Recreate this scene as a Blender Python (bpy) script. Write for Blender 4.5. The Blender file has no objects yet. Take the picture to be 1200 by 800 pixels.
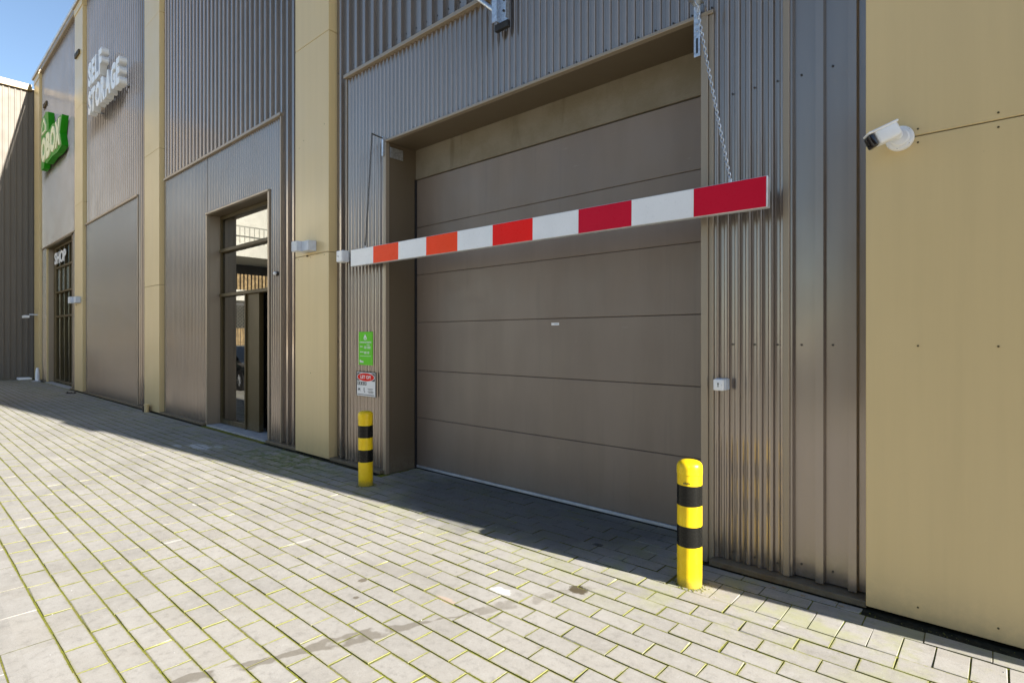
import bpy, bmesh, math, random
from mathutils import Vector, Matrix
R = math.radians
random.seed(11)
scene = bpy.context.scene
col = scene.collection
# ------------------------------------------------------------------ camera
cam_d = bpy.data.cameras.new('camera'); cam = bpy.data.objects.new('camera', cam_d); col.objects.link(cam)
cam_d.sensor_width = 36; cam_d.lens = 19.5; cam_d.shift_y = -3.7/1200; cam_d.clip_end = 2000; cam_d.clip_start = 0.05
cam.location = (0, 0, 1.7); cam.rotation_euler = (R(90), 0, R(41.527))
scene.camera = cam
# ------------------------------------------------------------------ sky, sun, exposure
SUN = Vector((2.1, 0.218, 1.0)).normalized()
EL = math.asin(SUN.z); AZ = math.atan2(SUN.x, SUN.y)
w = bpy.data.worlds.new('World'); scene.world = w; w.use_nodes = True
wn = w.node_tree.nodes; wl = w.node_tree.links
bg = wn['Background']; bg.inputs['Strength'].default_value = 0.06
sky = wn.new('ShaderNodeTexSky'); sky.sky_type = 'NISHITA'; sky.sun_disc = False
sky.sun_elevation = EL; sky.sun_rotation = AZ; sky.altitude = 0; sky.air_density = 1.0; sky.dust_density = 0.4; sky.ozone_density = 1.6
wl.new(sky.outputs[0], bg.inputs['Color'])
sd = bpy.data.lights.new('sun', 'SUN'); sd.energy = 5.0; sd.angle = R(0.53); sd.color = (1.0, 0.945, 0.87)
so = bpy.data.objects.new('sun', sd); col.objects.link(so)
so.rotation_euler = SUN.to_track_quat('Z', 'Y').to_euler(); so.location = (8, 2, 14)
vs = scene.view_settings; vs.view_transform = 'Standard'; vs.look = 'None'; vs.gamma = 1; vs.use_curve_mapping = False
vs.exposure = 1.72
scene.render.engine = 'CYCLES'

# ------------------------------------------------------------------ node helpers
class NT:
    def __init__(s, name):
        s.m = bpy.data.materials.new(name); s.m.use_nodes = True
        s.t = s.m.node_tree; s.n = s.t.nodes; s.b = s.n['Principled BSDF']
    def put(s, sock, v):
        if v is None: return
        if isinstance(v, bpy.types.NodeSocket): s.t.links.new(v, sock)
        elif isinstance(v, (tuple, list)) and len(v) == 3 and sock.type == 'RGBA': sock.default_value = (*v, 1)
        else: sock.default_value = v
    def math(s, op, a, b=None, c=None):
        n = s.n.new('ShaderNodeMath'); n.operation = op
        for i, v in enumerate((a, b, c)): s.put(n.inputs[i], v)
        return n.outputs[0]
    def vmath(s, op, a, b=None):
        n = s.n.new('ShaderNodeVectorMath'); n.operation = op
        s.put(n.inputs[0], a); s.put(n.inputs[1], b)
        return n.outputs[1] if op in ('LENGTH', 'DISTANCE') else n.outputs[0]
    def pos(s): return s.n.new('ShaderNodeNewGeometry').outputs['Position']
    def xyz(s, v):
        n = s.n.new('ShaderNodeSeparateXYZ'); s.put(n.inputs[0], v); return n.outputs[0], n.outputs[1], n.outputs[2]
    def comb(s, x, y, z):
        n = s.n.new('ShaderNodeCombineXYZ')
        for i, v in enumerate((x, y, z)): s.put(n.inputs[i], v)
        return n.outputs[0]
    def noise(s, v, scale, detail=4, rough=0.55, col=False):
        n = s.n.new('ShaderNodeTexNoise'); s.put(n.inputs['Vector'], v)
        n.inputs['Scale'].default_value = scale; n.inputs['Detail'].default_value = detail; n.inputs['Roughness'].default_value = rough
        return n.outputs['Color' if col else 'Fac']
    def white(s, v):
        n = s.n.new('ShaderNodeTexWhiteNoise'); s.put(n.inputs['Vector'], v); return n.outputs['Value']
    def ramp(s, v, lo, hi, a=0.0, b=1.0):
        n = s.n.new('ShaderNodeMapRange'); n.interpolation_type = 'SMOOTHSTEP'
        for k, x in (('Value', v), ('From Min', lo), ('From Max', hi), ('To Min', a), ('To Max', b)): s.put(n.inputs[k], x)
        return n.outputs[0]
    def mix(s, f, a, b, mode='MIX'):
        n = s.n.new('ShaderNodeMix'); n.data_type = 'RGBA'; n.blend_type = mode
        s.put(n.inputs[0], f); s.put(n.inputs[6], a); s.put(n.inputs[7], b); return n.outputs[2]
    def bump(s, h, strength=0.3, dist=0.01):
        n = s.n.new('ShaderNodeBump'); n.inputs['Strength'].default_value = strength; n.inputs['Distance'].default_value = dist
        s.put(n.inputs['Height'], h); s.t.links.new(n.outputs[0], s.b.inputs['Normal'])
    def set(s, **k):
        names = dict(color='Base Color', rough='Roughness', metal='Metallic', spec='Specular IOR Level', coat='Coat Weight', coatr='Coat Roughness', trans='Transmission Weight', ior='IOR', emis='Emission Strength')
        for a, v in k.items(): s.put(s.b.inputs[names[a]], v)
        return s.m
def plain(name, color, rough=0.5, metal=0.0, spec=0.5, var=0.12, scale=6.0):
    t = NT(name); p = t.pos(); n = t.noise(p, scale, 5)
    dark = tuple(c*(1-var) for c in color); lite = tuple(min(1, c*(1+var)) for c in color)
    c = t.mix(t.ramp(n, 0.3, 0.7), dark, lite)
    r = t.ramp(t.noise(p, scale*2.3, 3), 0.3, 0.7, max(0.02, rough-0.07), min(1, rough+0.08))
    return t.set(color=c, rough=r, metal=metal, spec=spec)
# ------------------------------------------------------------------ surface materials
def coated_sheet(name, color, rough, metal, streak=0.12, dirt=0.25, spec=0.5, scuff=False, coat=0.0):
    t = NT(name); p = t.pos(); x, y, z = t.xyz(p)
    sv = t.comb(t.math('MULTIPLY', x, 9.0), t.math('MULTIPLY', y, 9.0), t.math('MULTIPLY', z, 0.35))
    st = t.noise(sv, 1.0, 5, 0.6)
    big = t.noise(p, 0.7, 3)
    c = t.mix(t.ramp(st, 0.35, 0.75, 0, streak*2.2), color, tuple(k*0.72 for k in color))
    c = t.mix(t.ramp(big, 0.35, 0.7, 0, 0.3), c, tuple(min(1, k*1.07) for k in color))
    dn = t.noise(p, 14.0, 6, 0.7)
    dm = t.math('MULTIPLY', t.ramp(t.math('ADD', z, t.math('MULTIPLY', dn, 0.35)), 0.15, 0.55, 1, 0), t.ramp(dn, 0.35, 0.65, 0, dirt*2))
    c = t.mix(dm, c, (0.20, 0.18, 0.13))
    if scuff:
        s1 = t.noise(t.comb(t.math('MULTIPLY', x, 30.0), y, t.math('MULTIPLY', z, 6.0)), 1.0, 3, 0.6)
        s2 = t.noise(p, 1.6, 2)
        sm = t.math('MULTIPLY', t.ramp(s1, 0.74, 0.82), t.ramp(s2, 0.52, 0.62))
        c = t.mix(t.math('MULTIPLY', sm, 0.55), c, (0.06, 0.055, 0.04))
    r = t.ramp(t.noise(p, 1.5, 3), 0.3, 0.7, rough-0.03, rough+0.05)
    return t.set(color=c, rough=r, metal=metal, spec=spec, coat=coat, coatr=0.12)
M = {}
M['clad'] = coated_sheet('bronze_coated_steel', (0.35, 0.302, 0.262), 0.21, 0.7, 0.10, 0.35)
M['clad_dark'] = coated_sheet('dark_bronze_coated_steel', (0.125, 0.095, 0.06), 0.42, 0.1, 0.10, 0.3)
M['trim'] = coated_sheet('bronze_flashing', (0.33, 0.27, 0.20), 0.36, 0.35, 0.08, 0.2)
M['pillar'] = coated_sheet('champagne_panel', (0.67, 0.515, 0.262), 0.32, 0.0, 0.09, 0.10, 0.5, True)
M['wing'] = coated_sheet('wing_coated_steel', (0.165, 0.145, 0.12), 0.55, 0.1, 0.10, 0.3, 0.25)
M['cap'] = coated_sheet('ochre_roof_cap', (0.27, 0.185, 0.06), 0.4, 0.0)
M['frame'] = coated_sheet('brown_frame_paint', (0.075, 0.053, 0.018), 0.45, 0.0, 0.08, 0.2, 0.3)
M['screw'] = plain('dark_screw', (0.03, 0.026, 0.022), 0.45, 0.3)
M['black'] = plain('black_rubber', (0.012, 0.012, 0.013), 0.7)
M['galv'] = plain('galvanised_steel', (0.55, 0.58, 0.62), 0.38, 0.85, 0.5, 0.2, 40)
M['dark_steel'] = plain('weathered_chain_steel', (0.06, 0.06, 0.058), 0.5, 0.3, 0.4, 0.3, 40)
M['alu'] = plain('pale_aluminium', (0.62, 0.64, 0.67), 0.45, 0.5, 0.5, 0.12, 9)
M['white'] = plain('white_plastic', (0.84, 0.85, 0.86), 0.35, 0, 0.5, 0.04, 9)
M['grey_plastic'] = plain('pale_grey_plastic', (0.56, 0.60, 0.66), 0.42, 0, 0.5, 0.06, 20)
M['yellow'] = plain('yellow_bollard_paint', (0.86, 0.60, 0.008), 0.28, 0, 0.5, 0.06, 16)
def mk_yellow():
    t = NT('worn_yellow_paint'); p = t.pos(); x, y, z = t.xyz(p)
    c = t.mix(t.ramp(t.noise(p, 12.0, 4), 0.3, 0.7), (0.80, 0.53, 0.006), (0.88, 0.62, 0.010))
    n = t.noise(p, 70.0, 5, 0.7)
    c = t.mix(t.math('MULTIPLY', t.ramp(n, 0.60, 0.68), t.ramp(t.noise(p, 9.0, 2), 0.5, 0.6, 0, 0.7)), c, (0.25, 0.17, 0.03))
    sc_ = t.noise(t.comb(t.math('MULTIPLY', x, 60.0), t.math('MULTIPLY', y, 60.0), t.math('MULTIPLY', z, 9.0)), 1.0, 3)
    c = t.mix(t.math('MULTIPLY', t.ramp(sc_, 0.68, 0.74), 0.5), c, (0.35, 0.27, 0.12))
    foot = t.ramp(t.math('ADD', z, t.math('MULTIPLY', n, 0.10)), 0.06, 0.13, 0.65, 0)
    c = t.mix(foot, c, (0.20, 0.17, 0.05))
    return t.set(color=c, rough=t.ramp(n, 0.3, 0.7, 0.26, 0.42), spec=0.35)
M['yellow'] = mk_yellow()
M['bandblack'] = plain('black_band_film', (0.010, 0.010, 0.009), 0.25, 0, 0.22, 0.08, 30)
M['red'] = plain('red_reflective_film', (0.60, 0.004, 0.030), 0.30, 0, 0.12, 0.03, 4)
M['orange'] = plain('red_film_orange_reflection', (1.0, 0.095, 0.006), 0.30, 0, 0.12, 0.04, 4)
M['scarlet'] = plain('red_film_scarlet_reflection', (0.92, 0.010, 0.005), 0.30, 0, 0.12, 0.03, 4)
M['boomwhite'] = plain('white_reflective_film', (0.84, 0.85, 0.87), 0.28, 0, 0.5, 0.012, 3)
def film(name, col_, spec):
    t = NT(name); p = t.pos(); x, y, z = t.xyz(p)
    c = t.mix(t.ramp(t.noise(p, 3.0, 4), 0.3, 0.7), tuple(k*.94 for k in col_), col_)
    s1 = t.noise(t.comb(t.math('MULTIPLY', x, 7.0), y, t.math('MULTIPLY', z, 140.0)), 1.0, 3)
    g1 = t.noise(p, 38.0, 5, 0.7)
    m = t.math('MAXIMUM', t.math('MULTIPLY', t.ramp(s1, 0.70, 0.74), t.ramp(t.noise(p, 2.5, 2), 0.48, 0.6)), t.ramp(g1, 0.72, 0.78))
    c = t.mix(t.math('MULTIPLY', m, 0.45), c, (0.16, 0.14, 0.12))
    return t.set(color=c, rough=t.ramp(g1, 0.3, 0.7, 0.26, 0.36), spec=spec)
M['red'] = film('worn_red_film', (0.60, 0.004, 0.030), 0.12); M['scarlet'] = film('worn_red_film_scarlet_reflection', (0.92, 0.010, 0.005), 0.12)
M['orange'] = film('worn_red_film_orange_reflection', (1.0, 0.062, 0.005), 0.12); M['boomwhite'] = film('worn_white_film', (0.84, 0.85, 0.87), 0.5)
M['green'] = plain('green_sign_paint', (0.02, 0.27, 0.008), 0.45, 0, 0.15, 0.06, 6)
M['lime'] = plain('lime_sign_print', (0.15, 0.62, 0.03), 0.5, 0, 0.15, 0.03, 6)
M['cream'] = plain('cream_letter_face', (0.80, 0.80, 0.52), 0.4, 0, 0.5, 0.04, 6)
M['print_white'] = plain('white_print', (0.80, 0.80, 0.80), 0.45, 0, 0.5, 0.02, 6)
M['print_black'] = plain('black_print', (0.015, 0.015, 0.017), 0.45, 0, 0.5, 0.05, 6)
M['print_red'] = plain('red_print', (0.75, 0.02, 0.012), 0.5, 0, 0.12, 0.05, 6)
M['concrete'] = plain('pale_concrete', (0.40, 0.40, 0.40), 0.8, 0, 0.3, 0.15, 8)
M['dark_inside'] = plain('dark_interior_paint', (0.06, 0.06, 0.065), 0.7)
M['roof'] = plain('roof_membrane', (0.10, 0.10, 0.10), 0.8)
M['render_white'] = plain('white_render', (0.58, 0.56, 0.48), 0.8, 0, 0.3, 0.06, 2)
M['wood'] = plain('weathered_timber', (0.30, 0.21, 0.10), 0.7, 0, 0.3, 0.3, 5)
M['mesh'] = plain('fence_wire', (0.30, 0.29, 0.24), 0.5, 0.4)
M['car'] = plain('black_car_paint', (0.012, 0.014, 0.016), 0.08, 0, 0.6, 0.05, 3); 
M['tyre'] = plain('tyre_rubber', (0.015, 0.015, 0.016), 0.75)
M['lens'] = plain('black_lens_glass', (0.006, 0.006, 0.008), 0.06, 0, 0.7)
def mk_door():
    t = NT('brown_door_panel'); p = t.pos(); x, y, z = t.xyz(p)
    st = t.noise(t.comb(t.math('MULTIPLY', x, 3.0), y, t.math('MULTIPLY', z, 0.6)), 1.0, 4)
    c = t.mix(t.ramp(st, 0.3, 0.7), (0.205, 0.158, 0.120), (0.232, 0.182, 0.141))
    sp = t.ramp(t.noise(p, 55.0, 2), 0.74, 0.79)
    c = t.mix(t.math('MULTIPLY', sp, t.ramp(t.noise(p, 2.0, 2), 0.5, 0.65, 0, 0.6)), c, (0.32, 0.29, 0.26))
    s1 = t.noise(t.comb(t.math('MULTIPLY', x, 5.0), y, t.math('MULTIPLY', z, 60.0)), 1.0, 3)
    c = t.mix(t.math('MULTIPLY', t.ramp(s1, 0.70, 0.76), t.ramp(t.noise(p, 1.3, 2), 0.5, 0.62, 0, 0.5)), c, (0.33, 0.30, 0.27))
    rn = t.noise(t.comb(t.math('MULTIPLY', x, 14.0), y, t.math('MULTIPLY', z, 0.7)), 1.0, 4)
    c = t.mix(t.ramp(rn, 0.56, 0.74, 0, 0.13), c, (0.12, 0.095, 0.075))
    spl = t.ramp(t.math('ADD', z, t.math('MULTIPLY', t.noise(p, 11.0, 6, 0.7), 0.5)), 0.22, 0.55, 0.22, 0)
    c = t.mix(spl, c, (0.26, 0.235, 0.20))
    fine = t.noise(t.comb(t.math('MULTIPLY', x, 260.0), y, t.math('MULTIPLY', z, 420.0)), 1.0, 2)
    t.bump(t.math('ADD', t.math('MULTIPLY', fine, 0.05), t.noise(p, 1.1, 1)), 0.12, 0.012)
    return t.set(color=c, rough=t.ramp(t.noise(p, 3.0, 4), 0.3, 0.7, 0.36, 0.5), spec=0.5)
M['door'] = mk_door()
def mk_header():
    t = NT('stained_header_board'); p = t.pos(); x, y, z = t.xyz(p)
    n = t.noise(p, 2.6, 6, 0.65); v = t.noise(t.comb(t.math('MULTIPLY', x, 5.0), y, t.math('MULTIPLY', z, 0.8)), 1.0, 5)
    c = t.mix(t.ramp(n, 0.35, 0.65), (0.20, 0.165, 0.11), (0.235, 0.20, 0.145))
    c = t.mix(t.ramp(v, 0.55, 0.75, 0, 0.55), c, (0.10, 0.072, 0.035))
    t.bump(t.noise(p, 40.0, 5), 0.25, 0.01)
    return t.set(color=c, rough=0.75, spec=0.3)
M['header'] = mk_header()
def mk_glass(name, tint, rough=0.02, trans=0.9):
    t = NT(name); t.bump(t.noise(t.pos(), 0.9, 1), 0.02, 0.01)
    return t.set(color=tint, rough=rough, trans=trans, ior=1.52, coat=1.0, coatr=0.01, spec=1.0)
M['glass'] = mk_glass('tinted_door_glass', (0.30, 0.34, 0.34), 0.0, 1.0)
M['glass_b'] = mk_glass('shop_glass', (0.2, 0.22, 0.21), 0.0, 1.0)
M['glass_pale'] = mk_glass('pale_shop_panel_glass', (0.42, 0.48, 0.45), 0.1, 0.0)
# ------------------------------------------------------------------ paving material
PL, PR, Y0, X0 = 0.2945, 0.1474, 3.585, -1.01
def mk_paver(name):
    t = NT(name); p = t.pos(); x, y, z = t.xyz(p)
    k = t.math('FLOOR', t.math('DIVIDE', t.math('SUBTRACT', Y0, y), PR))
    par = t.math('MODULO', t.math('ADD', k, 200.0), 2.0)
    n_ = t.math('FLOOR', t.math('DIVIDE', t.math('SUBTRACT', t.math('SUBTRACT', x, X0), t.math('MULTIPLY', par, PL/2)), PL))
    wv = t.white(t.comb(k, n_, 3.0)); wv2 = t.white(t.comb(k, n_, 9.0))
    c = t.mix(wv, (0.285, 0.270, 0.243), (0.335, 0.319, 0.29))
    c = t.mix(t.math('MULTIPLY', wv2, 0.35), c, (0.325, 0.30, 0.255))
    c = t.mix(t.ramp(t.noise(p, 2.2, 5, 0.6), 0.35, 0.7, 0, 0.55), c, (0.37, 0.355, 0.328))
    c = t.mix(t.ramp(t.noise(p, 0.8, 3, 0.6), 0.42, 0.62, 0, 0.22), c, (0.20, 0.191, 0.175))
    mid = t.noise(p, 16.0, 6, 0.68)
    c = t.mix(t.ramp(mid, 0.50, 0.68, 0, 0.38), c, (0.17, 0.16, 0.142))
    c = t.mix(t.ramp(mid, 0.46, 0.30, 0, 0.35), c, (0.40, 0.387, 0.36))
    sp = t.noise(p, 190.0, 3, 0.7)
    c = t.mix(t.ramp(sp, 0.52, 0.72, 0, 0.55), c, (0.17, 0.16, 0.145))
    c = t.mix(t.ramp(t.noise(p, 260.0, 2, 0.6), 0.62, 0.75, 0, 0.6), c, (0.55, 0.53, 0.49))
    fx = t.math('FRACT', t.math('DIVIDE', t.math('SUBTRACT', t.math('SUBTRACT', x, X0), t.math('MULTIPLY', par, PL/2)), PL))
    fy = t.math('FRACT', t.math('DIVIDE', t.math('SUBTRACT', Y0, y), PR))
    ex = t.math('MULTIPLY', t.math('MINIMUM', fx, t.math('SUBTRACT', 1.0, fx)), PL); ey = t.math('MULTIPLY', t.math('MINIMUM', fy, t.math('SUBTRACT', 1.0, fy)), PR)
    en = t.noise(p, 45.0, 4, 0.7); ed = t.math('MINIMUM', ex, ey)
    inside = t.math('MULTIPLY', t.ramp(y, 0.62, 0.63), t.ramp(y, 3.58, 3.59, 1, 0))
    grime = t.ramp(t.math('ADD', ed, t.math('MULTIPLY', en, 0.03)), 0.018, 0.036, 0.4, 0)
    c = t.mix(t.math('MULTIPLY', grime, inside), c, (0.22, 0.205, 0.15))
    mossy = t.ramp(t.math('ADD', ed, t.math('MULTIPLY', en, 0.022)), 0.0145, 0.0215, 1, 0)
    c = t.mix(t.math('MULTIPLY', t.math('MULTIPLY', mossy, inside), t.ramp(t.noise(p, 4.0, 4), 0.30, 0.5, 0.35, 0.95)), c, (0.225, 0.225, 0.06))
    # lichen-green bloom along the wall
    mn = t.noise(p, 3.1, 5, 0.65)
    band = t.ramp(y, 2.7, 3.7)
    c = t.mix(t.math('MULTIPLY', t.ramp(mn, 0.45, 0.65), t.math('MULTIPLY', band, 0.55)), c, (0.30, 0.31, 0.14))
    near = t.vmath('LENGTH', t.vmath('SUBTRACT', t.vmath('MULTIPLY', p, (0.42, 1.0, 1.0)), (-7.6*0.42, 3.75, 0)))
    c = t.mix(t.math('MULTIPLY', t.ramp(near, 0.15, 0.75, 1, 0), t.ramp(t.noise(p, 7.0, 5, 0.7), 0.42, 0.6, 0, 0.85)), c, (0.10, 0.15, 0.02))
    # damp, dirty doorway patch; its tone also deepens the shade there by colour
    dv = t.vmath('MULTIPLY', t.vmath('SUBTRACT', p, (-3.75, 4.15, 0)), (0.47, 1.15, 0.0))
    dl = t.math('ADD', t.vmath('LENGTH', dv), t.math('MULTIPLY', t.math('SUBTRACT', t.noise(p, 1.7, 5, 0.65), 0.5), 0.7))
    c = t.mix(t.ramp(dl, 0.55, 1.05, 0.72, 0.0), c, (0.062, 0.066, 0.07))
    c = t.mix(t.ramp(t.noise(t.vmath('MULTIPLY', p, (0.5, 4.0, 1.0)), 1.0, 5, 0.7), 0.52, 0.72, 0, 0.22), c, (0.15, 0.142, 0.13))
    # damp trail running out from the door: distance to a bent line
    wob = t.math('MULTIPLY', t.math('SUBTRACT', t.noise(p, 3.5, 4), 0.5), 0.16)
    f1 = t.math('SUBTRACT', x, t.math('ADD', -3.36, t.math('MULTIPLY', y, 0.33)))
    f2 = t.math('SUBTRACT', x, t.math('ADD', -3.555, t.math('MULTIPLY', y, 0.45)))
    dd = t.math('ABSOLUTE', t.math('ADD', t.math('MAXIMUM', f1, f2) if False else t.math('MINIMUM', f1, f2), wob))
    wid = t.ramp(t.noise(p, 2.4, 3), 0.35, 0.65, 0.012, 0.085)
    sm = t.math('SUBTRACT', 1.0, t.ramp(dd, t.math('MULTIPLY', wid, 0.7), wid))
    gate = t.math('MULTIPLY', t.ramp(y, 0.75, 0.95), t.ramp(y, 3.2, 3.4, 1, 0))
    patch = t.ramp(t.noise(p, 5.0, 3), 0.40, 0.50)
    fade = t.ramp(y, 1.9, 3.2, 0.62, 0.32)
    c = t.mix(t.math('MULTIPLY', t.math('MULTIPLY', sm, gate), t.math('MULTIPLY', patch, fade)), c, (0.115, 0.098, 0.07))
    # separate marks: (x, y, rx, ry, colour, amount)
    for (sx, sy, rx, ry, cc, am) in ((-2.533, 2.748, .085, .045, (.60, .60, .58), .85), (-2.149, 3.105, .07, .06, (.06, .045, .02), .9),
            (-3.367, 2.221, .03, .03, (.11, .09, .06), .8), (-3.179, 2.045, .02, .02, (.11, .09, .06), .8), (-2.72, 2.42, .09, .03, (.45, .33, .25), .6),
            (-9.45, 3.27, .33, .11, (.60, .62, .64), .75), (-9.8, 3.06, .16, .05, (.60, .62, .64), .55), (-9.2, 3.45, .15, .05, (.6, .62, .64), .5),
            (-2.5, 3.889, .05, .04, (.03, .03, .03), .8), (-6.2, 2.1, .06, .02, (.6, .58, .52), .6), (-5.2, 1.6, .02, .10, (.6, .58, .52), .5), (-4.4, 2.3, .02, .14, (.58, .56, .5), .5), (-1.0, 3.5, .05, .015, (.45, .44, .42), .4)):
        q = t.vmath('LENGTH', t.vmath('MULTIPLY', t.vmath('SUBTRACT', p, (sx, sy, 0)), (1/rx, 1/ry, 0)))
        q = t.math('ADD', q, t.math('MULTIPLY', t.math('SUBTRACT', t.noise(p, 22.0, 3), 0.5), 1.3))
        c = t.mix(t.ramp(q, 0.75, 1.1, am, 0), c, cc)
    h = t.math('ADD', t.math('MULTIPLY', sp, 0.5), t.math('MULTIPLY', t.noise(p, 30.0, 4), 0.8))
    t.bump(h, 0.35, 0.004)
    return t.set(color=c, rough=t.ramp(sp, 0.3, 0.7, 0.72, 0.9), spec=0.25)
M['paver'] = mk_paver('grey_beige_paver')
def mk_bed():
    t = NT('mossy_joint_sand'); p = t.pos(); x, y, z = t.xyz(p)
    n = t.noise(p, 5.0, 5, 0.7); n2 = t.noise(p, 60.0, 4, 0.7)
    c = t.mix(t.ramp(n, 0.33, 0.6), (0.21, 0.19, 0.06), (0.19, 0.205, 0.02))
    c = t.mix(t.ramp(n2, 0.45, 0.7, 0, 0.8), c, (0.07, 0.066, 0.03)); c = t.mix(t.ramp(t.noise(p, 1.7, 4), 0.52, 0.66, 0, 0.6), c, (0.10, 0.09, 0.05))
    t.bump(t.noise(p, 170.0, 4, 0.7), 0.8, 0.006)
    return t.set(color=c, rough=0.95, spec=0.1)
M['bed'] = mk_bed()
M['joint_side'] = plain('mossy_block_side', (0.075, 0.078, 0.026), 0.95, 0, 0.1, 0.4, 18)
def mk_ground():
    t = NT('far_paving'); p = t.pos()
    b = t.n.new('ShaderNodeTexBrick'); t.put(b.inputs['Vector'], p)
    b.inputs['Scale'].default_value = 1.0; b.inputs['Brick Width'].default_value = PL; b.inputs['Row Height'].default_value = PR; b.inputs['Mortar Size'].default_value = 0.006
    b.inputs['Color1'].default_value = (.31, .29, .26, 1); b.inputs['Color2'].default_value = (.36, .34, .30, 1); b.inputs['Mortar'].default_value = (.25, .26, .08, 1)
    c = t.mix(t.ramp(t.noise(p, 0.6, 4), 0.35, 0.7, 0, 0.4), b.outputs[0], (0.40, 0.39, 0.36))
    return t.set(color=c, rough=0.9, spec=0.2)
M['ground'] = mk_ground()

# ------------------------------------------------------------------ mesh helpers
class MB:
    def __init__(s): s.v = []; s.f = []
    def quad(s, a, b, c, d):
        i = len(s.v); s.v += [a, b, c, d]; s.f.append((i, i+1, i+2, i+3)); return s
    def box(s, x0, x1, y0, y1, z0, z1):
        i = len(s.v)
        s.v += [(x0,y0,z0),(x1,y0,z0),(x1,y1,z0),(x0,y1,z0),(x0,y0,z1),(x1,y0,z1),(x1,y1,z1),(x0,y1,z1)]
        s.f += [tuple(i+k for k in q) for q in ((0,3,2,1),(4,5,6,7),(0,1,5,4),(1,2,6,5),(2,3,7,6),(3,0,4,7))]; return s
    def bar(s, a, b, r, n=8):
        a = Vector(a); b = Vector(b); q = (b-a).to_track_quat('Z', 'Y'); i = len(s.v); L = (b-a).length
        for z in (0, L):
            for k in range(n):
                an = 2*math.pi*k/n; s.v.append(tuple(a + q @ Vector((r*math.cos(an), r*math.sin(an), z))))
        for k in range(n): s.f.append((i+k, i+(k+1) % n, i+n+(k+1) % n, i+n+k))
        s.f.append(tuple(i+k for k in reversed(range(n)))); s.f.append(tuple(i+n+k for k in range(n))); return s
    def lathe(s, prof, cx, cy, n=32, cap=True):
        i = len(s.v); m = len(prof)
        for (r, z) in prof:
            for k in range(n):
                an = 2*math.pi*k/n; s.v.append((cx+r*math.cos(an), cy+r*math.sin(an), z))
        for j in range(m-1):
            for k in range(n): s.f.append((i+j*n+k, i+j*n+(k+1) % n, i+(j+1)*n+(k+1) % n, i+(j+1)*n+k))
        if cap: s.f.append(tuple(i+k for k in reversed(range(n)))); s.f.append(tuple(i+(m-1)*n+k for k in range(n)))
        return s
    def poly(s, pts, y0, y1):            # polygon in xz, thick along y
        i = len(s.v); n = len(pts)
        s.v += [(x, y0, z) for x, z in pts] + [(x, y1, z) for x, z in pts]
        s.f.append(tuple(i+k for k in range(n))); s.f.append(tuple(i+n+k for k in reversed(range(n))))
        for k in range(n): s.f.append((i+k, i+n+k, i+n+(k+1) % n, i+(k+1) % n))
        return s
    def torus(s, c, rot, R1, r1, stretch, n1=10, n2=5):
        i = len(s.v)
        for a in range(n1):
            u = 2*math.pi*a/n1
            for b in range(n2):
                w_ = 2*math.pi*b/n2; rr = R1 + r1*math.cos(w_)
                p = Vector((rr*math.cos(u), r1*math.sin(w_), rr*math.sin(u)*stretch)); s.v.append(tuple(Vector(c) + rot @ p))
        for a in range(n1):
            for b in range(n2): s.f.append((i+a*n2+b, i+a*n2+(b+1) % n2, i+((a+1) % n1)*n2+(b+1) % n2, i+((a+1) % n1)*n2+b))
        return s
    def mesh(s, name, mat, bevel=0.0, smooth=False, seg=1, fix=True):
        me = bpy.data.meshes.new(name); me.from_pydata(s.v, [], s.f)
        bm = bmesh.new(); bm.from_mesh(me)
        if fix: bmesh.ops.recalc_face_normals(bm, faces=bm.faces)
        if bevel: bmesh.ops.bevel(bm, geom=[e for e in bm.edges if e.calc_face_angle(0) > 0.6], offset=bevel, segments=seg, affect='EDGES', profile=0.5, clamp_overlap=True)
        bm.to_mesh(me); bm.free()
        if smooth:
            me.shade_smooth(); me.set_sharp_from_angle(angle=R(38))
        if mat is not None: me.materials.append(M[mat] if isinstance(mat, str) else mat)
        return me
    def obj(s, name, mat, parent=None, bevel=0.0, smooth=False, seg=1, fix=True):
        return link(name, s.mesh(name, mat, bevel, smooth, seg, fix), parent)
def link(name, data, parent=None):
    o = bpy.data.objects.new(name, data); col.objects.link(o)
    if parent is not None: o.parent = parent
    return o
def tag(o, label=None, cat=None, group=None, kind=None):
    for k, v in (('label', label), ('category', cat), ('group', group), ('kind', kind)):
        if v: o[k] = v
    return o
def thing(name, label, cat, group=None): return tag(link(name, None), label, cat, group)
def box(name, mat, parent, x0, x1, y0, y1, z0, z1, bevel=0.0): return MB().box(x0, x1, y0, y1, z0, z1).obj(name, mat, parent, bevel)
def text_mesh(s, size, extrude, mat, offset=0.0, bevel=0.0):
    cu = bpy.data.curves.new('t', 'FONT'); cu.body = s; cu.size = size; cu.extrude = extrude; cu.offset = offset; cu.bevel_depth = bevel; cu.resolution_u = 3
    ob = bpy.data.objects.new('t', cu); col.objects.link(ob)
    dg = bpy.context.evaluated_depsgraph_get(); me = bpy.data.meshes.new_from_object(ob.evaluated_get(dg))
    bpy.data.objects.remove(ob); bpy.data.curves.remove(cu)
    me.transform(Matrix.Rotation(R(90), 4, 'X')); me.materials.clear(); me.materials.append(M[mat]); return me
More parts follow.
